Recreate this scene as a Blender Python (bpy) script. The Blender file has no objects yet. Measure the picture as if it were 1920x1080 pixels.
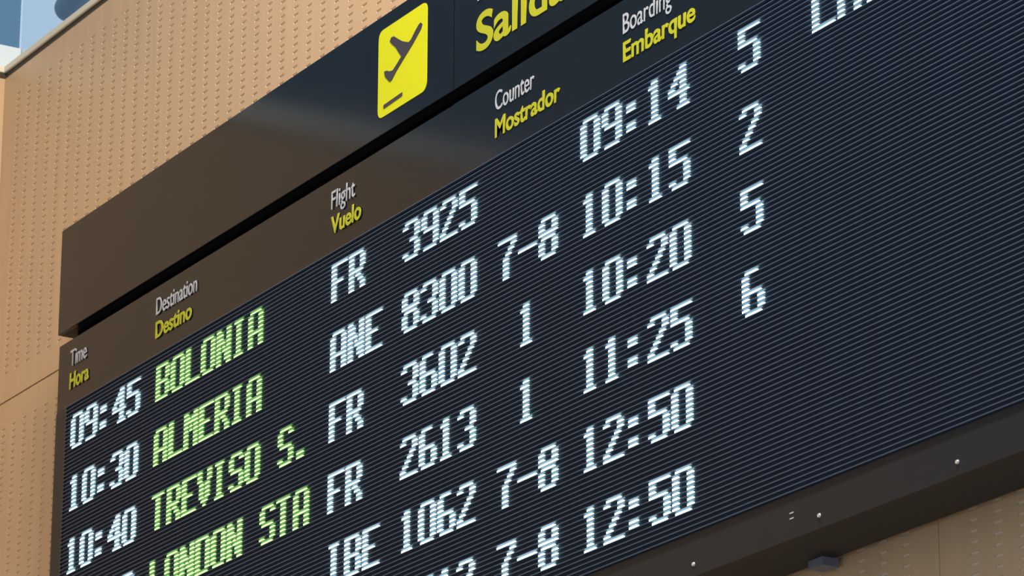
import bpy, math
from mathutils import Vector, Matrix
S = bpy.context.scene
COL = S.collection
ZO = 4.40                      # height of the display's first text row above the hall floor

# ------------------------------------------------------------------ camera
cam = bpy.data.cameras.new('camera'); camo = bpy.data.objects.new('camera', cam); COL.objects.link(camo)
R = Vector((0.51351637, 0.85807427, 0.00308044)); U = Vector((0.27043544, -0.16524755, 0.94845027))
W = Vector((-0.81434981, 0.48621168, 0.31691101))
M = Matrix((R, U, -W)).transposed().to_4x4()
M.translation = Vector((8.650854, -3.892427, -2.803516 + ZO))
camo.matrix_world = M
cam.sensor_width = 36; cam.lens = 7408.58 / 1920 * 36; cam.clip_start = .1; cam.clip_end = 200
cam.dof.use_dof = True; cam.dof.focus_distance = 8.0; cam.dof.aperture_fstop = 20
S.camera = camo

# ------------------------------------------------------------------ world, lights, exposure
wd = bpy.data.worlds.new('sky'); S.world = wd; wd.use_nodes = True
nt = wd.node_tree; nt.nodes.clear()
bg = nt.nodes.new('ShaderNodeBackground'); wo = nt.nodes.new('ShaderNodeOutputWorld')
bg.inputs[0].default_value = (.52, .68, .86, 1); bg.inputs[1].default_value = .95
nt.links.new(bg.outputs[0], wo.inputs[0])
S.view_settings.view_transform = 'Standard'; S.view_settings.look = 'None'
S.view_settings.gamma = 1; S.view_settings.use_curve_mapping = False
S.view_settings.exposure = 0.0


def area(name, loc, size, power, col, rot=(0, 0, 0)):
    l = bpy.data.lights.new(name, 'AREA'); l.shape = 'RECTANGLE'; l.size, l.size_y = size
    l.energy = power; l.color = col
    o = bpy.data.objects.new(name, l); COL.objects.link(o); o.location = loc; o.rotation_euler = rot
    return o


area('ceiling_light_strip', (3.9, -1.15, 3.40 + ZO), (3.4, .4), 590, (1, .88, .74))
area('ceiling_light_hall', (4.0, -5.5, 3.40 + ZO), (5.0, 2.0), 15, (1, .90, .80))


# ------------------------------------------------------------------ materials
def mat(name, col=(.5, .5, .5), rough=.5, metal=0, spec=.5, emis=None, es=0, noise=0, nscale=8, stretch=(1, 1, 1), coat=0, bump=0):
    m = bpy.data.materials.new(name); m.use_nodes = True; n = m.node_tree; b = n.nodes['Principled BSDF']
    b.inputs['Base Color'].default_value = (*col, 1); b.inputs['Roughness'].default_value = rough
    b.inputs['Metallic'].default_value = metal; b.inputs['Specular IOR Level'].default_value = spec
    b.inputs['Coat Weight'].default_value = coat
    if emis:
        b.inputs['Emission Color'].default_value = (*emis, 1); b.inputs['Emission Strength'].default_value = es
    if noise or bump:
        tc = n.nodes.new('ShaderNodeTexCoord'); mp = n.nodes.new('ShaderNodeMapping'); mp.inputs['Scale'].default_value = stretch
        no = n.nodes.new('ShaderNodeTexNoise'); no.inputs['Scale'].default_value = nscale; no.inputs['Detail'].default_value = 6
        n.links.new(tc.outputs['Object'], mp.inputs[0]); n.links.new(mp.outputs[0], no.inputs['Vector'])
        if noise:
            r = n.nodes.new('ShaderNodeValToRGB'); e = r.color_ramp.elements
            e[0].position = .3; e[1].position = .7
            e[0].color = (*[c * (1 - noise) for c in col], 1); e[1].color = (*[min(1, c * (1 + noise)) for c in col], 1)
            n.links.new(no.outputs[0], r.inputs[0]); n.links.new(r.outputs[0], b.inputs['Base Color'])
        if bump:
            bp = n.nodes.new('ShaderNodeBump'); bp.inputs['Strength'].default_value = bump; bp.inputs['Distance'].default_value = .002
            n.links.new(no.outputs[0], bp.inputs['Height']); n.links.new(bp.outputs[0], b.inputs['Normal'])
    return m


def glass(name, tint):
    m = bpy.data.materials.new(name); m.use_nodes = True; n = m.node_tree; n.nodes.clear()
    o = n.nodes.new('ShaderNodeOutputMaterial'); t = n.nodes.new('ShaderNodeBsdfTransparent'); g = n.nodes.new('ShaderNodeBsdfGlossy')
    f = n.nodes.new('ShaderNodeFresnel'); x = n.nodes.new('ShaderNodeMixShader')
    t.inputs[0].default_value = (*tint, 1); g.inputs['Roughness'].default_value = .02; f.inputs[0].default_value = 1.35
    ge = n.nodes.new('ShaderNodeNewGeometry'); ml = n.nodes.new('ShaderNodeMath'); ml.operation = 'SUBTRACT'; ml.use_clamp = True
    n.links.new(f.outputs[0], ml.inputs[0]); n.links.new(ge.outputs['Backfacing'], ml.inputs[1])   # reflect once, at the outer face
    n.links.new(ml.outputs[0], x.inputs[0]); n.links.new(t.outputs[0], x.inputs[1]); n.links.new(g.outputs[0], x.inputs[2])
    n.links.new(x.outputs[0], o.inputs[0]); return m


def led_mat(name, col, es, alt):
    m = bpy.data.materials.new(name); m.use_nodes = True; n = m.node_tree; b = n.nodes['Principled BSDF']
    b.inputs['Base Color'].default_value = (.3, .3, .3, 1)
    tc = n.nodes.new('ShaderNodeTexCoord'); no = n.nodes.new('ShaderNodeTexNoise'); no.inputs['Scale'].default_value = 22
    r = n.nodes.new('ShaderNodeValToRGB'); e = r.color_ramp.elements
    e[0].position = .42; e[0].color = (*col, 1); e[1].position = .75; e[1].color = (*alt, 1)
    n.links.new(tc.outputs['Object'], no.inputs['Vector']); n.links.new(no.outputs[0], r.inputs[0])
    n.links.new(r.outputs[0], b.inputs['Emission Color']); b.inputs['Emission Strength'].default_value = es
    return m


WOOD = mat('perforated_wood', (.57, .385, .222), .45, noise=.05, nscale=5, stretch=(4, 4, .4), spec=.35)
FELT = mat('slot_lining', (.70, .54, .38), .7)
JOINT = mat('shadow_joint', (.05, .035, .02), .8)
CREAM = mat('cream_sill', (.72, .66, .50), .5)
FLOORM = mat('terrazzo_floor', (.28, .28, .28), .3, noise=.12, nscale=40)
CEILM = mat('ceiling_plaster', (.60, .59, .57), .8, noise=.03)
STEEL = mat('blue_grey_steel', (.13, .17, .22), .45, metal=.3)
FRAMEM = mat('window_frame_metal', (.30, .33, .34), .4)
RAIL = mat('reflection_rail', (.62, .68, .70), .35)  # left window rail, added pale so the black panels mirror a light band
GCLEAR = glass('clear_glass', (.93, .96, .97)); GTINT = glass('teal_tinted_glass', (.46, .58, .65))
PANEL = mat('satin_black_panel', (.008, .010, .013), .13, spec=.21, noise=.05, nscale=3)
CAB = mat('cabinet_black', (.014, .016, .019), .42, noise=.05, spec=.22)
VOID = mat('dark_channel', (.002, .002, .003), .9, spec=0)
FACE = mat('led_face_black', (.018, .032, .056), .6)
SLAT = mat('louver_slat_plastic', (.055, .086, .140), .42, noise=.12, nscale=60)
YEL = mat('yellow_vinyl', (.62, .63, .002), .35, spec=.2, noise=.02)
YELT = mat('yellow_lettering', (.42, .43, .008), .4)
WHT = mat('white_lettering', (.42, .45, .50), .4)
DKV = mat('dark_vinyl', (.045, .035, .04), .3)
SCREW = mat('bright_screw', (.75, .75, .75), .3, metal=.6)
LW = led_mat('white_led', (.50, .86, .92), 4.2, (.66, .80, .92))
LG = led_mat('green_led', (.37, 1.0, .19), 3.0, (.50, 1.0, .22))


# ------------------------------------------------------------------ helpers
def link(name, verts, faces, m, parent=None, kind=None, loc=(0, 0, 0), mats=None, fm=None):
    me = bpy.data.meshes.new(name); me.from_pydata(verts, [], faces); me.update()
    for k in (mats or [m]): me.materials.append(k)
    if fm: me.polygons.foreach_set('material_index', fm)
    o = bpy.data.objects.new(name, me); COL.objects.link(o); o.location = loc
    if parent: o.parent = parent
    if kind: o['kind'] = kind
    return o


def boxes(bl):
    v = []; f = []
    for x0, x1, y0, y1, z0, z1 in bl:
        b = len(v)
        v += [(x0, y0, z0), (x1, y0, z0), (x1, y1, z0), (x0, y1, z0), (x0, y0, z1), (x1, y0, z1), (x1, y1, z1), (x0, y1, z1)]
        f += [tuple(b + i for i in q) for q in ((0, 3, 2, 1), (4, 5, 6, 7), (0, 1, 5, 4), (1, 2, 6, 5), (2, 3, 7, 6), (3, 0, 4, 7))]
    return v, f


def box(name, b, m, parent=None, kind=None, bevel=0):
    x0, x1, y0, y1, z0, z1 = b; c = ((x0 + x1) / 2, (y0 + y1) / 2, (z0 + z1) / 2)
    v, f = boxes([(x0 - c[0], x1 - c[0], y0 - c[1], y1 - c[1], z0 - c[2], z1 - c[2])])
    o = link(name, v, f, m, parent, kind, c)
    if bevel:
        md = o.modifiers.new('bevel', 'BEVEL'); md.width = bevel; md.segments = 2
    return o


def empty(name, loc, label=None, cat=None, kind=None):
    o = bpy.data.objects.new(name, None); COL.objects.link(o); o.location = loc; o.empty_display_size = .1
    if label: o['label'] = label
    if cat: o['category'] = cat
    if kind: o['kind'] = kind
    return o


# ------------------------------------------------------------------ room shell
XL, YB, ZT = -0.90, 0.16, 1.245        # left corner, back wall face, top of the wood cladding
FL = -ZO


def slot_panel(w, h, nx, mx, px, nz, mz, pz, sw=.023, sh=.0056, d=.003, t=.018):
    """panel in local x (0..w), z (0..h), front at y=0 facing -y, with recessed slots"""
    v = []; f = []; fm = []

    def q(a, b, c, e, k=0):
        n = len(v); v.extend((a, b, c, e)); f.append((n, n + 1, n + 2, n + 3)); fm.append(k)
    xs = [mx + i * px for i in range(nx)]; zs = [mz + i * pz for i in range(nz)]
    prev = 0
    for x in xs:
        a, b = x - sw / 2, x + sw / 2
        q((prev, 0, 0), (a, 0, 0), (a, 0, h), (prev, 0, h)); pz_ = 0
        for z in zs:
            c, e = z - sh / 2, z + sh / 2
            q((a, 0, pz_), (b, 0, pz_), (b, 0, c), (a, 0, c)); pz_ = e
            q((a, d, c), (b, d, c), (b, d, e), (a, d, e), 1)
            q((a, 0, c), (b, 0, c), (b, d, c), (a, d, c), 1); q((a, 0, e), (a, d, e), (b, d, e), (b, 0, e), 1)
            q((a, 0, c), (a, d, c), (a, d, e), (a, 0, e), 1); q((b, 0, c), (b, 0, e), (b, d, e), (b, d, c), 1)
        q((a, 0, pz_), (b, 0, pz_), (b, 0, h), (a, 0, h)); prev = b
    q((prev, 0, 0), (w, 0, 0), (w, 0, h), (prev, 0, h))
    q((0, 0, 0), (0, 0, h), (0, t, h), (0, t, 0)); q((w, 0, 0), (w, t, 0), (w, t, h), (w, 0, h))
    q((0, 0, h), (w, 0, h), (w, t, h), (0, t, h)); q((0, 0, 0), (0, t, 0), (w, t, 0), (w, 0, 0))
    q((0, t, 0), (0, t, h), (w, t, h), (w, t, 0))
    me = bpy.data.meshes.new('wood_panel'); me.from_pydata(v, [], f); me.materials.append(WOOD); me.materials.append(FELT)
    me.polygons.foreach_set('material_index', fm); me.update()
    return me


H = .97; G = .0045
V = .0015
big = slot_panel(2.81 - V, H - G, 39, .100, .0687, 43, .080, .0193)
small = slot_panel(1.405 - V, H - G, 19, .098, .0672, 43, .080, .0193)

wb = empty('wall_back', (0, YB, FL + ZO), kind='structure')
link('wall_core', *boxes([(XL - .2, 9.4, .022, .22, 0, ZT + ZO)]), JOINT, wb)
for lv in range(6):
    z = ZO + ZT - (lv + 1) * H
    if z < -.45: break
    for me, x in ((big, XL), (small, 1.91), (small, 3.315), (small, 4.72), (small, 6.125), (small, 7.53)):
        o = bpy.data.objects.new('wood_panel', me); COL.objects.link(o); o.parent = wb
        o.location = (x + V / 2, 0, z)
wl = empty('wall_left', (XL, YB, 0), kind='structure')
link('wall_core', *boxes([(-.22, -.022, -8.9, .1, 0, ZT + ZO)]), JOINT, wl)
for lv in range(6):
    z = ZO + ZT - (lv + 1) * H
    if z < -.45: break
    for y in (0, -2.81, -5.62):
        o = bpy.data.objects.new('wood_panel', big); COL.objects.link(o); o.parent = wl
        o.rotation_euler = (0, 0, math.pi / 2); o.location = (0, y - 2.81 + V, z)

box('floor', (XL - .3, 9.6, -9, .4, FL - .2 + ZO, FL + ZO), FLOORM, kind='structure')
box('ceiling', (XL - .3, 9.6, -9, .5, 3.5 + ZO, 3.7 + ZO), CEILM, kind='structure')
# sills capping the cladding, with dark strips painting the shadow line below them
box('trim_1', (XL - .02, 9.4, YB - .004, YB + .20, ZT + .014 + ZO, ZT + .034 + ZO), CREAM, kind='structure', bevel=.003)
box('shadow_line_1', (XL, 9.4, YB + .002, YB + .022, ZT - .003 + ZO, ZT + .014 + ZO), JOINT, kind='structure')  # dark strip put in as the shade of the gap under the sill
box('shadow_line_2', (XL - .022, XL - .002, -8.7, YB + .02, ZT - .003 + ZO, ZT + .014 + ZO), JOINT, kind='structure')  # same painted shade strip along the left wall
box('trim_2', (XL - .20, XL - .0, -8.7, YB + .0, ZT + .014 + ZO, ZT + .034 + ZO), CREAM, kind='structure', bevel=.003)


def window(name, horizontal, a0, a1, pos, z0, z1, gmat, step, rail):
    w = empty(name, (0, 0, 0), kind='structure')

    def bx(nm, a, b, d0, d1, za, zb, m):
        bb = (a, b, pos + d0, pos + d1, za + ZO, zb + ZO) if horizontal else (pos + d0, pos + d1, a, b, za + ZO, zb + ZO)
        return box(nm, bb, m, w)
    bx('bottom_rail', a0, a1, -.03, .03, z0, z0 + rail, RAIL if not horizontal else CREAM)
    bx('top_rail', a0, a1, -.03, .03, z1 - .06, z1, FRAMEM)
    n = max(1, round((a1 - a0) / step)); st = (a1 - a0) / n
    for i in range(n + 1):
        if i == (0 if horizontal else n): continue      # glass meets glass at the corner
        a = a0 + i * st
        wd_ = .02 if (i if horizontal else n - i) else .004
        bx('mullion', a - wd_, a + wd_, -wd_ * 1.5, wd_ * 1.5, z0 + rail, z1 - .06, FRAMEM)
    for i in range(n):
        bx('pane', a0 + i * st + .02, a0 + (i + 1) * st - (.0 if i == n - 1 and not horizontal else .02), -.004, .004, z0 + rail, z1 - .06, gmat)
    return w


window('window_1', True, XL - .05, 9.3, YB + .06, ZT + .034, 3.5, GCLEAR, 2.5, .006)
window('window_2', False, -8.7, YB + .062, XL - .06, ZT + .034, 3.5, GTINT, 2.4, .075)  # bottom rail made tall for its reflection in the sign panels


# ------------------------------------------------------------------ steel strut outside the glass
def capsule(name, p0, p1, r, m, n=20, k=6):
    p0, p1 = Vector(p0), Vector(p1); d = (p1 - p0).normalized(); a = d.orthogonal().normalized(); b = d.cross(a)
    rings = [(p0 - d * r * math.cos(t), r * math.sin(t)) for t in [math.pi / 2 * i / k for i in range(1, k + 1)]]
    rings += [(p1 + d * r * math.sin(t), r * math.cos(t)) for t in [math.pi / 2 * i / k for i in range(0, k)]]
    v = []; f = []
    for c, rr in rings:
        v += [tuple(c + rr * (math.cos(2 * math.pi * j / n) * a + math.sin(2 * math.pi * j / n) * b)) for j in range(n)]
    for i in range(len(rings) - 1):
        f += [(i * n + j, i * n + (j + 1) % n, (i + 1) * n + (j + 1) % n, (i + 1) * n + j) for j in range(n)]
    f.append(tuple(range(n))[::-1]); f.append(tuple((len(rings) - 1) * n + j for j in range(n)))
    v0 = [(x - p0.x, y - p0.y, z - p0.z) for x, y, z in v]
    o = link(name, v0, f, m, loc=tuple(p0))
    for p in o.data.polygons: p.use_smooth = True
    return o


st = capsule('steel_strut', (-1.481, .60, 1.756 + ZO), (-0.381, .60, 1.976 + ZO), .042, STEEL)
st['label'] = 'blue-grey round-ended steel strut outside the glass above the wood wall'; st['category'] = 'strut'

# ------------------------------------------------------------------ fonts of lit dots
GL = {
 '0': '.#####. ##...## ##...## ##...## ##...## ##...## ##...## ##...## .#####.',
 '1': '..##... .###... ..##... ..##... ..##... ..##... ..##... ..##... .####..',
 '2': '.#####. ##...## .....## ....##. ...##.. ..##... .##.... ##..... #######',
 '3': '.#####. ##...## .....## .....## ...###. .....## .....## ##...## .#####.',
 '4': '....##. ...###. ..####. .##.##. ##..##. ####### ....##. ....##. ...####',
 '5': '####### ##..... ##..... ######. .....## .....## .....## ##...## .#####.',
 '6': '.####.. ##..... ##..... ##..... ######. ##...## ##...## ##...## .#####.',
 '7': '####### .....## ....##. ...##.. ..##... ..##... ..##... ..##... ..##...',
 '8': '.#####. ##...## ##...## ####### .#####. ##...## ##...## ##...## .#####.',
 '9': '.#####. ##...## ##...## ##...## .###### .....## .....## .....## .#####.',
 ':': '....... ....... .###... .###... ....... ....... .###... .###... .......',
 '-': '....... ....... ....... ....... ####### ....... ....... ....... .......',
 '.': '....... ....... ....... ....... ....... ....... ....... .###... .###...',
 'A': '.#####. ##...## ##...## ##...## ##...## ####### ##...## ##...## ##...##',
 'B': '######. ##...## ##...## ##...## ######. ##...## ##...## ##...## ######.',
 'C': '.#####. ##...## ##..... ##..... ##..... ##..... ##..... ##...## .#####.',
 'D': '######. ##...## ##...## ##...## ##...## ##...## ##...## ##...## ######.',
 'E': '####### ##..... ##..... ##..... #####.. ##..... ##..... ##..... #######',
 'F': '####### ##..... ##..... ##..... #####.. ##..... ##..... ##..... ##.....',
 'I': '.####.. ..##... ..##... ..##... ..##... ..##... ..##... ..##... .####..',
 'L': '##..... ##..... ##..... ##..... ##..... ##..... ##..... ##..... #######',
 'M': '##...## ###.### ####### ##.#.## ##.#.## ##...## ##...## ##...## ##...##',
 'N': '##...## ###..## ###..## ####.## ##.#.## ##.#### ##..### ##..### ##...##',
 'O': '.#####. ##...## ##...## ##...## ##...## ##...## ##...## ##...## .#####.',
 'R': '######. ##...## ##...## ##...## ######. ##.##.. ##..##. ##...## ##...##',
 'S': '.#####. ##...## ##..... ##..... .#####. .....## .....## ##...## .#####.',
 'T': '######. ..##... ..##... ..##... ..##... ..##... ..##... ..##... ..##...',
 'V': '##...## ##...## ##...## .##.##. .##.##. .##.##. .##.##. ..###.. ...#...',
}
P = .01
LINES = [  # (first column, line, text, material)
 (0, 0, '09:45', LW), (0, 1, '10:30', LW), (0, 2, '10:40', LW), (0, 3, '11:50', LW),
 (48, 0, 'BOLONIA', LG), (48, 1, 'ALMERIA', LG), (48, 2, 'TREVISO S.', LG), (48, 3, 'LONDON STA', LG),
 (136, 0, 'FR', LW), (136, 1, 'ANE', LW), (136, 2, 'FR', LW), (136, 3, 'FR', LW), (136, 4, 'IBE', LW),
 (168, 0, '3925', LW), (168, 1, '8300', LW), (168, 2, '3602', LW), (168, 3, '2613', LW), (168, 4, '1062', LW), (168, 5, '1012', LW),
 (208, 1, '7-8', LW), (208, 2, ' 1', LW), (208, 3, ' 1', LW), (208, 4, '7-8', LW), (208, 5, '7-8', LW),
 (240, 0, '09:14', LW), (240, 1, '10:15', LW), (240, 2, '10:20', LW), (240, 3, '11:25', LW), (240, 4, '12:50', LW), (240, 5, '12:50', LW),
 (296, 0, '5', LW), (296, 1, '2', LW), (296, 2, '5', LW), (296, 3, '6', LW),
 (320, 0, 'LAST CALL', LW)]

# ------------------------------------------------------------------ departure board
X0, PW = -.098, 1.985
XR = X0 + 3 * PW
LX0, LX1, LZ0, LZ1 = -.035, XR - .06, -.927, .033
board = empty('departure_board', ((X0 + XR) / 2, 0, -1.01 + ZO),
              'large black departure board with rows of white and green dot-matrix text', 'departure board')
board.location = (0, 0, ZO)
link('cabinet', *boxes([(X0, XR, .012, .140, -1.010, .212)]), CAB, board)
# face frame: left, right and bottom margins around the lit area
box('side_bezel', (X0, LX0, .0, .012, -1.010, LZ1 + .001), CAB, board)
box('side_bezel', (LX1, XR, .0, .012, -1.010, LZ1 + .001), CAB, board)
box('bottom_bezel', (LX0, LX1, .0, .012, -1.010, LZ0 - .001), CAB, board)
# header strip in three lengths
hseam = [X0, 1.887, 1.887 + PW, XR]
heads = []
for i in range(3):
    heads.append(box('header_panel', (hseam[i] + .001, hseam[i + 1] - .001, .0 if i else .0015, .012, LZ1 + .002, .212), PANEL, board))
box('backing_channel', (X0 + .045, XR - .03, .03, .145, .2122, .2448), VOID, board)
screen = link('display_screen', *boxes([(LX0, LX1, .004, .012, LZ0, LZ1)]), FACE, board)
# louver slats: one above every dot row
sv, sf = boxes([((LX0 - LX1) / 2, (LX1 - LX0) / 2, -.0045, .0045, -.0008, .0008)])
sme = bpy.data.meshes.new('louver_slat'); sme.from_pydata(sv, [], sf); sme.materials.append(SLAT)
for r in range(-3, 94):
    o = bpy.data.objects.new('louver_slat', sme); COL.objects.link(o); o.parent = screen
    o.location = ((LX0 + LX1) / 2, -.0002, -r * P + .0050)
# lit characters, one object each
gcache = {}
for c0, ln, txt, m in LINES:
    for i, ch in enumerate(txt):
        if ch == ' ': continue
        for sub in ((0, 1) if ch == ':' else (None,)):
          key = (ch, m.name, sub)
          if key not in gcache:
              bl = []
              for r, row in enumerate(GL[ch].split()):
                  for c, q in enumerate(row):
                      if q == '#' and (sub is None or (r > 4) == bool(sub)): bl.append((c * P - .0044, c * P + .0044, -.0004, .004, -r * P - .0023, -r * P + .0023))
              v, f = boxes(bl); me = bpy.data.meshes.new('lit_character'); me.from_pydata(v, [], f); me.materials.append(m); me.update()
              gcache[key] = me
          nm = 'lit_digit' if ch.isdigit() else ('lit_letter' if ch.isalpha() else 'lit_mark')
          o = bpy.data.objects.new(nm, gcache[key]); COL.objects.link(o); o.parent = screen
          o.location = ((c0 + 8 * i) * P, 0, -16 * ln * P)


def disc(name, x, z, r, y, t, m, parent, n=14):
    v = [(r * .75 * math.cos(2 * math.pi * j / n), -t, r * .75 * math.sin(2 * math.pi * j / n)) for j in range(n)]
    v += [(r * math.cos(2 * math.pi * j / n), 0, r * math.sin(2 * math.pi * j / n)) for j in range(n)]
    f = [tuple(range(n))] + [(j, n + j, n + (j + 1) % n, (j + 1) % n) for j in range(n)]
    return link(name, v, f, m, parent, None, (x, y, z))


k = 0
while .388 + .398 * k < XR - .1:
    disc('screw', .388 + .3995 * k, -.987, .0042, .0, .003, SCREW, board); k += 1
for z in (-.9625, -.9725): box('rating_mark', (3.094, 3.106, -.0006, .0, z - .0012, z + .0012), WHT, board)
box('mounting_bracket', (2.985, 3.030, .115, .150, -1.026, -1.010), mat('bracket_grey', (.16, .17, .21), .4), board)['label'] = 'blue-grey bracket under the board'


# ------------------------------------------------------------------ lettering
def word(name, txt, x0, x1, zb, cap, m, parent, bold=0, y=-.0012, spacing=1.0):
    cu = bpy.data.curves.new(name, 'FONT'); cu.body = 'H'; cu.size = 1; cu.offset = bold; cu.space_character = spacing
    o = bpy.data.objects.new(name, cu); COL.objects.link(o)
    bpy.context.view_layer.update(); dg = bpy.context.evaluated_depsgraph_get()
    me = bpy.data.meshes.new_from_object(o.evaluated_get(dg)); hz = [v.co.y for v in me.vertices]
    h0, h1 = min(hz), max(hz); bpy.data.meshes.remove(me)
    cu.body = txt; cu.extrude = .01; bpy.context.view_layer.update(); dg = bpy.context.evaluated_depsgraph_get()
    me = bpy.data.meshes.new_from_object(o.evaluated_get(dg))
    xs = [v.co.x for v in me.vertices]; a, b = min(xs), max(xs)
    for v in me.vertices:
        x, z, t = v.co.x, v.co.y, v.co.z
        v.co = ((x - a) / (b - a) * (x1 - x0), -t * .05, (z - h0) / (h1 - h0) * cap)
    bpy.data.objects.remove(o); me.materials.clear(); me.materials.append(m); me.update()
    o = bpy.data.objects.new(name, me); COL.objects.link(o); o.parent = parent
    px, pz = (parent.location.x, parent.location.z) if parent.type == 'MESH' else (0, 0)
    py = parent.location.y if parent.type == 'MESH' else 0
    o.location = (x0 - px, y - py, zb - pz)
    o['label'] = ('yellow' if m is YELT else 'white') + ' word ' + txt
    return o


for en, es, x, we, ws, h in (('Time', 'Hora', -.022, .095, .112, 0), ('Destination', 'Destino', .466, .218, .194, 0),
                             ('Flight', 'Vuelo', 1.350, .108, .138, 0), ('Counter', 'Mostrador', 2.063, .156, .257, 1),
                             ('Boarding', 'Embarque', 2.557, .175, .257, 1)):
    word('heading_text', en, x, x + we, .139, .042, WHT, heads[h], .002)
    word('heading_text', es, x, x + ws, .079, .042, YELT, heads[h], .022)

# ------------------------------------------------------------------ overhead sign
SX0 = -.108
sign = empty('overhead_sign', (0, 0, ZO), 'long black sign with yellow aeroplane pictogram above the departure board', 'sign')
link('cabinet', *boxes([(SX0, XR + .01, .012, .140, .245, .525)]), CAB, sign)
sseam = [SX0, 1.886, 1.886 + PW, XR + .01]
sp = [box('sign_panel', (sseam[i] + (.0022 if i else 0), sseam[i + 1] - (.0022 if i < 2 else 0), .0, .0119, .245, .525), PANEL, sign, bevel=.0012) for i in range(3)]


def plate(name, pts, y0, y1, m, parent, rad=0):
    """flat polygon in board coordinates (metres x, z), extruded in y"""
    if rad:
        out = []
        n = len(pts)
        for i in range(n):
            p = Vector(pts[i]); a = (Vector(pts[i - 1]) - p).normalized(); b = (Vector(pts[(i + 1) % n]) - p).normalized()
            s, e = p + a * rad, p + b * rad
            for t in range(7):
                t /= 6; out.append(tuple((1 - t) ** 2 * s + 2 * t * (1 - t) * p + t * t * e))
        pts = out
    px, py, pz = parent.location if parent.type == 'MESH' else (0, 0, 0)
    n = len(pts); v = [(x - px, y0 - py, z - pz) for x, z in pts] + [(x - px, y1 - py, z - pz) for x, z in pts]
    f = [tuple(range(n))[::1], tuple(range(n, 2 * n))[::-1]] + [(i, n + i, n + (i + 1) % n, (i + 1) % n) for i in range(n)]
    o = link(name, v, f, m, parent)
    return o


pic = plate('pictogram_plate', [(1.557, .284), (1.773, .284), (1.773, .4905), (1.557, .4905)], -.0012, .0, YEL, sign, .022)
pic['label'] = 'yellow rounded-square departures pictogram plate'
air = [(174.5, 44.9), (175.3, 44.3), (174.8, 43.4), (171.2, 41.1), (167.4, 39.1), (164.0, 37.2), (161.9, 35.7), (161.0, 35.7), (158.9, 37.6),
       (158.5, 38.9), (159.7, 38.7), (161.1, 38.1), (162.4, 37.9), (164.0, 38.7), (165.5, 39.5), (166.2, 39.9), (164.9, 41.3), (163.6, 42.9),
       (161.7, 44.4), (160.9, 45.2), (161.5, 45.9), (162.7, 45.8), (164.6, 44.5), (166.7, 43.2), (169.4, 42.1), (170.4, 42.4), (172.0, 43.6), (173.5, 44.6)]
plate('aeroplane_symbol', [(x / 100, z / 100) for x, z in air], -.0022, -.0012, DKV, pic)['label'] = 'dark aeroplane taking off'
plate('runway_bar', [(1.584, .3020), (1.668, .3055), (1.668, .3135), (1.584, .3105)], -.0022, -.0012, DKV, pic, .002)
word('sign_text', 'Salidas', 1.984, 2.405, .2935, .086, YELT, sp[1], .020)
word('sign_text', 'Departures', 1.988, 2.50, .412, .066, WHT, sp[1], .004)
